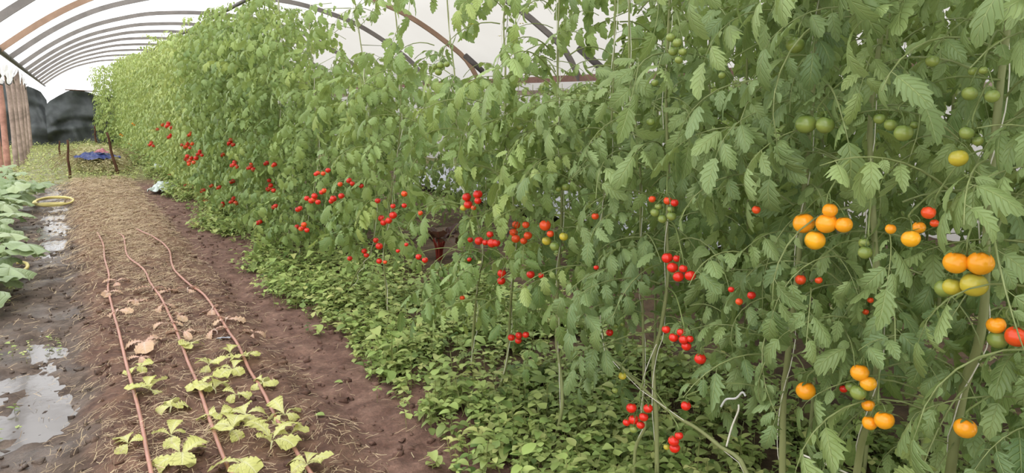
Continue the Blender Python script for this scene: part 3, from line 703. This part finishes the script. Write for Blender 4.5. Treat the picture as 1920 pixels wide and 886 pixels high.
# ------------------------------------------------------------------ weeds, litter
def edge(Y): return 1.55 + 0.10 * np.sin(Y * 1.7) + 0.26 * vn(Y * 2.1, Y * 0 + 4)
def clover(r, lod):
    b = MB(); h = r.uniform(0.03, 0.10); tip = np.array([r.uniform(-.02, .02), r.uniform(-.02, .02), h])
    if lod == 0: b.tube([(0, 0, 0), tip], 0.0009, 3, T=(0.5, 0.2, 0.5))
    for q in range(3):
        s = r.uniform(0.022, 0.034)
        V, Q, U = blade(s, s * 0.5, 5 if lod == 0 else 2, 1, bend=r.uniform(0.1, 0.6), fold=0.35, a=1.1, bpow=0.25)
        b.add(V @ (rotz(q * 2.09 + r.uniform(-.2, .2)) @ rotx(r.uniform(-0.3, 0.3))).T + tip, Q, U, (0.5, 0.1, 0))
    return b
def sprig(r, lod):
    b = MB(); h = r.uniform(0.04, 0.14); n = r.randint(4, 7)
    for q in range(n):
        s = r.uniform(0.03, 0.055); z = h * (q + 1) / n; a = q * 2.4 + r.random()
        V, Q, U = blade(s, s * r.uniform(0.22, 0.34), 5 if lod == 0 else 2, 1, bend=r.uniform(0.2, 1.1), fold=r.uniform(0, .5), a=0.55, bpow=0.85)
        b.add(V @ (rotz(a) @ rotx(r.uniform(-0.2, 0.6))).T + np.array([0, 0, z]), Q, U, (0.5, 0.08, 0))
    if lod == 0: b.tube([(0, 0, 0), (0.005, 0, h)], 0.0014, 3, T=(0.5, 0.3, 0.7))
    return b
def pack(b): return np.concatenate(b.V), np.concatenate(b.Q), np.concatenate(b.U), np.concatenate(b.T)
PL = {lod: [pack((clover if k % 5 < 2 else sprig)(random.Random(k + 50 * lod), lod)) for k in range(20)] for lod in (0, 1)}
def scatter(b, x, y, sc_, lod, r, tone=0.0, dry=0.0, lift=0.0):
    V, Q, U, T = PL[lod][r.randrange(20)]
    T = T.copy(); T[:, 0] = np.clip(0.45 + r.gauss(tone, 0.3), 0, 1); T[:, 1] = np.clip(r.gauss((0.16 if r.random() < 0.9 else 0.7) + dry, 0.16), 0, 1)
    b.add((V * sc_) @ (rotz(r.uniform(0, 6.28)) @ rotx(r.uniform(-.3, .3))).T + np.array([x, y, float(hgt(x, y)) + lift]), Q, U, T)
r = random.Random(3); b = MB()
ZN = lambda x, y: float(vn(x * 1.6 + 20, y * 1.6))
def band(n, y0, y1, x1, sc_, lod):
    for _ in range(n):
        y = y0 + (y1 - y0) * r.random(); e = float(edge(np.array(y))); x = e + (x1 - e) * r.random() ** 1.25 + r.gauss(0, 0.08)
        if ZN(x, y) + 0.7 * float(vn(x * 6, y * 6)) < -0.10 and r.random() < 0.8: continue
        scatter(b, x, y, sc_ * (r.uniform(0.55, 1.5) if r.random() < 0.94 else r.uniform(1.4, 2.0)), lod, r)
band(5200, 0.7, 3.2, 3.2, 0.95, 0); band(5000, 3.2, 6.0, 3.0, 1.05, 0); band(3600, 6.0, 10.0, 2.7, 1.2, 1); band(3000, 10, 16, 2.3, 1.5, 1); band(2400, 16, 30, 2.2, 2.2, 1)
for _ in range(1100):   # floor of the beds further right
    x = r.uniform(2.6, 6.5); y = r.uniform(1.5, 12)
    if ZN(x, y) > -0.15: scatter(b, x, y, r.uniform(1.2, 2.4), 1, r, -0.1)
tag(b.build('ground_weeds', M['weed']), 'low clover and broad-leaved weeds carpeting the soil under the tomato row', 'weeds', kind='stuff')
b = MB()
for _ in range(2600):
    y = r.uniform(16.5, 31); x = r.uniform(-1.6, 1.6)
    scatter(b, x, y, r.uniform(0.7, 1.6), 1, r, -0.15, 0.35)
for _ in range(180):
    x = r.uniform(-0.75, 0.0); y = r.uniform(3.6, 9)
    if ZN(x * 2, y) > 0.1: scatter(b, x, y, r.uniform(0.5, 0.9), 0, r, 0.0, 0.1)
tag(b.build('far_weeds', M['weed']), 'mixed weeds covering the ground in front of the black cloth', 'weeds', kind='stuff')
b = MB()
for _ in range(1500):
    a = r.uniform(0, 6.28); d = math.sqrt(r.random()); x = 0.62 + 0.62 * d * math.cos(a); y = 20.6 + 2.9 * d * math.sin(a)
    z = 0.30 * (1 - d * d)
    scatter(b, x, y, r.uniform(0.9, 2.0), 1, r, 0.0, 0.4, z * r.uniform(0.6, 1.0))
for _ in range(160):
    x = 0.62 + r.gauss(0, 0.3); y = 20.6 + r.gauss(0, 1.2); a = r.uniform(0, 6.28); L = r.uniform(0.3, 0.9)
    p0 = np.array([x, y, 0.10]); b.tube(smooth_path([p0, p0 + np.array([math.cos(a) * L / 2, math.sin(a) * L / 2, 0.25]), p0 + np.array([math.cos(a) * L, math.sin(a) * L, 0.02])], 4), 0.006, 3, T=(0.6, 0.6, 0.6))
tag(b.build('dry_vines', M['dryvine']), 'heap of pulled yellowing vines lying before the black cloth', 'vines', kind='stuff')
# straw litter
b = MB()
def straw(x, y, L, wd, lift):
    a = r.uniform(0, 6.28); c, s = math.cos(a), math.sin(a); cv = r.uniform(-0.4, 0.4); n = 3; P = []
    ti = r.uniform(-0.25, 0.25)
    for q in range(n + 1):
        t_ = q / n - 0.5; px = x + c * L * t_ - s * cv * L * t_ * t_; py = y + s * L * t_ + c * cv * L * t_ * t_
        P.append((px, py))
    P = np.array(P); z = hgt(P[:, 0], P[:, 1]) + lift * 1.3 + np.abs(ti) * L * (np.arange(n + 1) / n) + 0.003
    nx, ny = -s * wd / 2, c * wd / 2
    G = np.array([[(P[q, 0] - nx, P[q, 1] - ny, z[q]), (P[q, 0] + nx, P[q, 1] + ny, z[q] + wd * 0.5)] for q in range(n + 1)])
    b.grid(G, None, (min(1, max(0, r.gauss(0.5, 0.25))), 0.5 * r.random() ** 2, 0))
for _ in range(30000):
    y = 2.6 + 14.5 * r.random() ** 1.25; x = 0.48 + r.gauss(0, 0.36)
    cl = ZN(x * 2.4, y * 2.4 + 7)
    if y < 8 and cl < 0.02 and r.random() < 0.7: continue
    if x > 1.1 and r.random() < 0.7: continue
    straw(x, y, r.uniform(0.02, 0.07) * (1.8 if r.random() < 0.15 else 1) * (1 + max(0, y - 6) * 0.08), r.uniform(0.0008, 0.0022) * (1 + max(0, y - 5) * 0.16), 0.02 * r.random() ** 2)
for _ in range(900):
    y = 2.6 + 12 * r.random(); x = r.uniform(-0.9, 1.6)
    straw(x, y, r.uniform(0.02, 0.09), r.uniform(0.0015, 0.003) * (1 + max(0, y - 5) * 0.12), 0.0)
tag(b.build('straw_litter', M['straw']), 'dry straw and root litter strewn over the dug bed', 'straw', kind='stuff')
# soil clods
b = MB()
for _ in range(2600):
    y = 2.4 + 10 * r.random() ** 1.4; x = r.uniform(-0.8, 1.7); s = 0.004 + 0.016 * r.random() ** 3
    V = np.array([[p, q, w_] for p in (-1, 1) for q in (-1, 1) for w_ in (-1, 1)], float) * s * np.array([r.uniform(.6, 1.2), r.uniform(.6, 1.2), r.uniform(.4, .8)])
    V = V + nr.normal(0, s * 0.25, V.shape)
    b.add(V @ rotz(r.uniform(0, 6)).T + np.array([x, y, float(hgt(x, y)) + s * 0.2]), [[0, 1, 3, 2], [4, 6, 7, 5], [0, 4, 5, 1], [2, 3, 7, 6], [0, 2, 6, 4], [1, 5, 7, 3]])
tag(b.build('soil_crumbs', M['soil']), 'loose dark soil crumbs on the path and bed', 'soil', kind='stuff')

# ------------------------------------------------------------------ drip hoses and the yellow hose
def ghose(px, rad, name, mat, label, cat, z=0.012, n=8):
    P = smooth_path([gnd(x, y, 0.05) for x, y in px], 8); P[:, 2] = np.maximum(hgt(P[:, 0], P[:, 1]), -0.015) + rad + z * 0.4
    ker = np.ones(5) / 5; zp = np.pad(P[:, 2], 2, 'edge'); P[:, 2] = np.convolve(zp, ker, 'valid') + 0.004
    o = MB(); o.tube(P, rad, n, cap=True); return tag(o.build(name, mat), label, cat), P
D1, P1 = ghose([(292, 930), (278, 865), (262, 780), (243, 710), (222, 622), (212, 585), (203, 545), (205, 520), (197, 490), (194, 462), (183, 440)], 0.0095, 'drip_hose', M['drip'], 'brown drip hose nearest the muddy walkway, leftmost of the three', 'drip hose')
D2, P2 = ghose([(448, 930), (425, 875), (400, 810), (378, 745), (352, 680), (333, 630), (318, 595), (300, 560), (283, 535), (270, 510), (240, 482), (235, 462), (232, 447), (222, 440)], 0.0095, 'drip_hose', M['drip'], 'brown drip hose running down the middle of the bed between the other two', 'drip hose')
D3, P3 = ghose([(606, 930), (575, 880), (530, 810), (500, 752), (470, 700), (447, 655), (425, 620), (385, 560), (360, 540), (335, 520), (323, 500), (318, 474), (300, 456), (275, 442), (256, 432)], 0.0095, 'drip_hose', M['drip'], 'brown drip hose nearest the trodden path, rightmost of three on the bed', 'drip hose')
c = gnd(102, 382); kk = np.linspace(0, 2 * PI * 1.85, 60)
P = np.stack([c[0] + 0.26 * np.cos(kk) * (1 + 0.05 * np.sin(kk / 2)), c[1] + 0.55 * np.sin(kk), 0.012 + 0.012 * kk / 6 + 0.02], 1)
P = np.vstack([P, P[-1] + np.array([-0.25, 0.1, 0]), P[-1] + np.array([-0.55, 0.1, 0])])
b = MB(); b.tube(P, 0.017, 8, cap=True); tag(b.build('garden_hose', M['pale_hose']), 'coiled pale yellow garden hose lying on the wet walkway by the squash', 'hose')
ghose([(-20, 512), (10, 512), (35, 505), (50, 495), (48, 487), (30, 488)], 0.016, 'garden_hose', M['pale_hose'], 'yellow hose end curling out from under the nearest squash leaves', 'hose', 0.03)

# ------------------------------------------------------------------ lettuce seedlings
def lettuce_leaf(r, wilt):
    global ripple_f
    ripple_f = r.uniform(30, 42); L = r.uniform(0.09, 0.14)
    V, Q, U = blade(L, L * (r.uniform(0.32, 0.44) if not wilt else r.uniform(0.20, 0.32)), 24, 4, 0, bend=r.uniform(0.8, 2.0), fold=r.uniform(-0.2, 0.5), ripple=L * (0.085 if not wilt else 0.07), a=1.5 if not wilt else 1.2, bpow=0.28, rs=r.uniform(0, 6))
    ripple_f = 19.0
    T = np.zeros((len(V), 3)); T[:, 0] = np.clip(0.5 + r.gauss(0, 0.2), 0, 1); T[:, 1] = np.clip(0.75 - U[:, 1] * 0.9, 0, 1) + (0.25 * r.random() if wilt else 0); T[:, 2] = np.clip(1 - np.abs(U[:, 0] - 0.5) * 9, 0, 1) * np.clip(1.3 - U[:, 1] * 1.4, 0, 1) * 0.9
    b = MB(); b.add(V, Q, U, T); return b
LV = {wl: [lettuce_leaf(random.Random(70 + k + 40 * wl), wl).mesh('leaf', M['wilted' if wl else 'lettuce']) for k in range(9)] for wl in (0, 1)}
def lettuce(px, py, n, size, wilt, label, grp, r):
    q = gnd(px, py, 0.06); q[2] = float(hgt(q[0], q[1]))
    root = thing('lettuce_seedling', tuple(q), label, 'lettuce', grp)
    a0 = r.uniform(0, 6.28)
    b = MB(); hgt_ = 0.03 * size; ln = np.array([math.cos(a0) * 0.02, math.sin(a0) * 0.02, hgt_])
    b.tube(smooth_path([(0, 0, -0.015), (0.004, 0, hgt_ * 0.5), ln], 3), [0.004 * size] * 7, 6, T=(0.7, 0.6, 0.9)); b.build('stalk', M['wilted' if wilt else 'lettuce'], root)
    for k in range(n):
        o = link('leaf', LV[wilt][r.randrange(9)], root, ln * r.uniform(0.5, 1.0)); s = size * r.uniform(0.75, 1.2)
        o.scale = (s, s, s); o.rotation_euler = (r.uniform(0.4, 1.3) if not wilt else r.uniform(0.0, 0.55), r.uniform(-.4, .4), a0 + k * (6.28 / n) + r.uniform(-.5, .5))
GL = [(359,652,4,1.0),(433,664,3,.8),(466,672,4,.95),(387,690,4,1.0),(433,700,4,1.05),(373,728,3,.85),(403,730,4,1.1),(447,742,3,.95),(496,724,4,1.05),(540,780,4,1.1),
      (258,694,3,.9),(285,735,5,1.15),(318,768,4,1.1),(406,780,4,1.0),(458,786,4,1.1),(430,812,4,1.1),(507,836,4,1.1),(543,822,3,.85),(329,824,3,.95),(241,832,3,.8),(342,868,5,1.25),(460,880,4,1.2),(572,880,4,1.1)]
WL = [(217,531,3,1.0),(203,553,3,.9),(285,545,3,1.0),(318,547,3,1.0),(258,567,3,1.0),(312,576,3,1.1),(217,588,3,1.0),(331,596,3,1.0),(351,546,3,.9),(351,626,3,1.1),(395,585,4,1.1),(422,606,3,1.1),(406,622,3,1.0),
      (274,645,4,1.2),(263,670,3,1.1),(315,610,3,.9),(474,622,3,.8)]
def lay(lst, wilt, base):
    rr = random.Random(5 + wilt); lines = [('left', P1), ('middle', P2), ('right', P3)]; rows = {}
    for it in lst:
        q = gnd(it[0], it[1], 0.06); dd = []
        for nm, PP in lines:
            k = np.argmin(abs(PP[:, 1] - q[1])); dd.append((abs(PP[k, 0] - q[0]), nm))
        rows.setdefault(min(dd)[1], []).append((it[1], it))
    for nm, ls in rows.items():
        ls.sort(key=lambda a: -a[0])
        for k, (_, it) in enumerate(ls):
            where = {'left': 'the drip hose nearest the mud', 'middle': 'the middle drip hose', 'right': 'the drip hose nearest the path'}[nm]
            lettuce(it[0], it[1], it[2] + (1 if not wilt else 0), it[3] * (1.2 if wilt else 0.92), wilt, '%s beside %s, %s from the near end' % (base, where, ORD[k]), 'wilted lettuce seedlings' if wilt else 'green lettuce seedlings', rr)
lay(GL, 0, 'pale green floppy lettuce'); lay(WL, 1, 'wilted pinkish brown lettuce')
# loose leaves and twigs on the path
for px, py, lab in [(643, 720, 'single green leaf fallen on the trodden path'), (610, 800, 'small upright green leaf at the edge of bed and path, nearest the viewer')]:
    q = gnd(px, py); V, Q, U = blade(0.05, 0.022, 6, 2, bend=0.4, fold=0.3); b = MB(); b.add(V @ (rotz(1.2) @ rotx(0.3)).T + q + np.array([0, 0, float(hgt(q[0], q[1])) + 0.008]), Q, U, (0.6, 0.1, 0)); tag(b.build('fallen_leaf', M['weed']), lab, 'leaf')

# ------------------------------------------------------------------ squash plants on the left
def round_leaf(R, r):
    n, m = 7, 36; a = np.linspace(-PI * 0.93, PI * 0.93, m); rad = np.linspace(0.02, 1, n)
    lob = 1 + 0.13 * np.cos(a * 5) + 0.045 * np.sin(a * 17)
    ph = r.uniform(0, 6)
    G = np.zeros((n, m, 3)); U = np.zeros((n, m, 2))
    for i, k in enumerate(rad):
        G[i, :, 0] = R * k * lob * np.sin(a); G[i, :, 1] = R * k * lob * np.cos(a) 
        G[i, :, 2] = -0.32 * R * k * k + 0.07 * R * k * np.cos(a * 5) + 0.07 * R * k ** 2 * np.sin(a * 9 + ph) + 0.1 * R * k
        U[i, :, 0] = np.where(np.abs(np.cos(a * 2.5)) < 0.12, 0.5, 0.62); U[i, :, 1] = k
    return G, U
sq = [(-0.85, 7.0, 'squash plant cut by the photo edge, nearest of all the squash', 9), (-0.75, 8.0, 'squash plant with big pale leaves by the yellow hose end', 9), (-0.85, 9.5, 'broad-leaved squash plant beside the long bright puddle', 12), (-0.85, 11.2, 'squash plant with dark gaps between leaves, third along the wet walkway', 12), (-0.75, 12.9, 'squash plant beside the coiled yellow hose', 12), (-1.0, 14.8, 'squash plant farthest along, in front of the wooden posts', 12), (-1.25, 16.8, 'small leafy plant at the foot of the reddish post', 8)]
for k, (x, y, lab, n) in enumerate(sq):
    r = random.Random(40 + k); root = thing('squash_plant', (x, y, 0), lab, 'squash plant')
    st = MB(); lf = MB()
    for q in range(int(n * 1.7)):
        a = q * 2.4 + r.random(); d = r.uniform(0.12, 0.55); h = r.uniform(0.16, 0.42); tip = np.array([math.cos(a) * d * 0.75, math.sin(a) * d * 1.3, h])
        st.tube(smooth_path([(0, 0, 0), (tip[0] * 0.4, tip[1] * 0.4, h * 0.75), tip], 4), 0.007, 5, T=(0.5, 0.1, 0.7))
        G, U = round_leaf(r.uniform(0.12, 0.19), r)
        V = G.reshape(-1, 3) @ (rotz(a - PI / 2 + r.uniform(-.5, .5)) @ rotx(r.uniform(-0.75, 0.05)) @ roty(r.uniform(-.3, .3))).T + tip
        lf.grid(V.reshape(G.shape), U, (min(1, max(0, r.gauss(0.5, 0.22))), max(0, r.gauss(0.1, 0.12)), 0))
    st.build('stalks', M['squash'], root); lf.build('leaves', M['squash'], root)

# ------------------------------------------------------------------ things lying about
def sheet(name, cx, cy, sx, sy, rot, mat, label, cat, z0=0.02, amp=0.1, parent=None, hump=0.0, seed=1.0):
    n = 26; u, v = np.meshgrid(np.linspace(-1, 1, n), np.linspace(-1, 1, n)); c, s = math.cos(rot), math.sin(rot)
    ed = 1 + 0.18 * vn(np.arctan2(v, u) * 3 + seed, u * 0 + seed)
    X = cx + (u * sx * c - v * sy * s) * ed; Y = cy + (u * sx * s + v * sy * c) * ed
    Z = z0 + np.maximum(hgt(X, Y), 0) + amp * np.abs(vn(u * 2.7 + seed * 3, v * 2.7)) + amp * 0.5 * np.abs(vn(u * 7 + seed, v * 7)) + hump * (1 - u * u) * (1 - v * v)
    b = MB(); b.grid(np.stack([X, Y, Z], -1)); o = b.build(name, mat, parent); return tag(o, label, cat) if label else o
q = gnd(180, 298, 0.3); o = sheet('plastic_sack', q[0], q[1], 0.30, 0.55, 0.35, M['blue'], 'crumpled blue plastic sack with pinkish print lying on the pulled vines', 'sack', 0.26, 0.14, None, 0.1, 2.0)
sheet('printed_patch', q[0] + 0.1, q[1] - 0.25, 0.10, 0.16, 0.35, M['pink'], None, None, 0.385, 0.08, o, 0.06, 5.0)
q = gnd(308, 357); sheet('plastic_scrap', q[0], q[1], 0.18, 0.62, -0.3, M['scrap'], 'long pale plastic scrap at the foot of the tomato row', 'plastic scrap', 0.02, 0.16, None, 0.04, 3.0)
q = gnd(314, 330); sheet('plastic_scrap', q[0] - 0.05, q[1], 0.13, 0.35, 0.3, M['scrap'], 'small bluish plastic scrap standing crumpled just behind the long pale one', 'plastic scrap', 0.1, 0.25, None, 0.1, 4.0)
q = gnd(238, 268); sheet('plastic_scrap', q[0], q[1], 0.15, 0.5, 0.1, M['scrap'], 'bluish plastic scrap by the row near the leaning stake', 'plastic scrap', 0.05, 0.3, None, 0.15, 6.0)
q = gnd(405, 655); sheet('plastic_scrap', gnd(422, 651)[0], gnd(422, 651)[1], 0.025, 0.05, 1.0, M['silver'], 'tiny grey plastic scrap among the green lettuces', 'plastic scrap', 0.012, 0.015, None, 0.0, 8.0)
n, m = 40, 160; v, u = np.meshgrid(np.linspace(5.2, 6.9, n), np.linspace(5.2, 13, m))
Z = 0.10 + 0.16 * np.abs(vn(v * 3, u * 3)) + 0.12 * np.abs(vn(v * 9 + 2, u * 2 + v * 3)) + 0.25 * np.sin((v - 5.2) / 1.7 * PI)
b = MB(); b.grid(np.stack([v, u, Z], -1)); tag(b.build('mulch_film', M['silver']), 'wrinkled silver-grey plastic film over a bed behind the tomato rows', 'plastic film')

# red chard between the rows
q = gnd(824, 494); r = random.Random(9); root = thing('chard_plant', (q[0], q[1], 0), 'red-stalked chard with dark leaves glimpsed behind the tomato row', 'chard')
for k in range(9):
    a = k * 2.4; d = r.uniform(0.03, 0.10); h = r.uniform(0.18, 0.28); b = MB()
    b.tube(smooth_path([(0.02 * math.cos(a), 0.02 * math.sin(a), -0.02), (d * 0.5 * math.cos(a), d * 0.5 * math.sin(a), h * 0.6), (d * math.cos(a), d * math.sin(a), h)], 4), np.linspace(0.014, 0.007, 9), 7, T=(0.5, 0, 1)); b.build('stalk', M['chard'], root)
    V, Q, U = blade(0.26, 0.085, 12, 3, bend=r.uniform(0.5, 1.5), fold=0.2, ripple=0.012, a=0.5, bpow=0.6)
    b = MB(); b.add(V @ (rotz(a - PI / 2) @ rotx(r.uniform(0.5, 1.2))).T + np.array([d * math.cos(a), d * math.sin(a), h]), Q, U, (r.random(), 0.1, 0)); b.build('leaf', M['chard'], root)

# wires and loose strings low at the right
def wire(px, X, rad, label, name='string', cat='string', mat='twine'):
    P = smooth_path([plx(x, y, X) for x, y in px], 6); o = MB(); o.tube(P, rad, 5, cap=True); return tag(o.build(name, M[mat]), label, cat)
wire([(1352, 762), (1362, 748), (1380, 746), (1392, 735), (1398, 742)], 1.72, 0.0035, 'short bent pale wire sticking up above the weeds', 'wire', 'wire', 'wire')
wire([(1362, 836), (1372, 800), (1384, 770), (1385, 758)], 1.72, 0.003, 'straight pale string rising to the bent wire', 'string')
wire([(1500, 850), (1530, 862), (1560, 874), (1600, 892)], 1.70, 0.003, 'white string pegged low between two thick tomato stems')
wire([(1204, 718), (1212, 690), (1226, 655), (1231, 645)], 1.80, 0.0018, 'white string tying the thin crooked stem up to its straight neighbour')
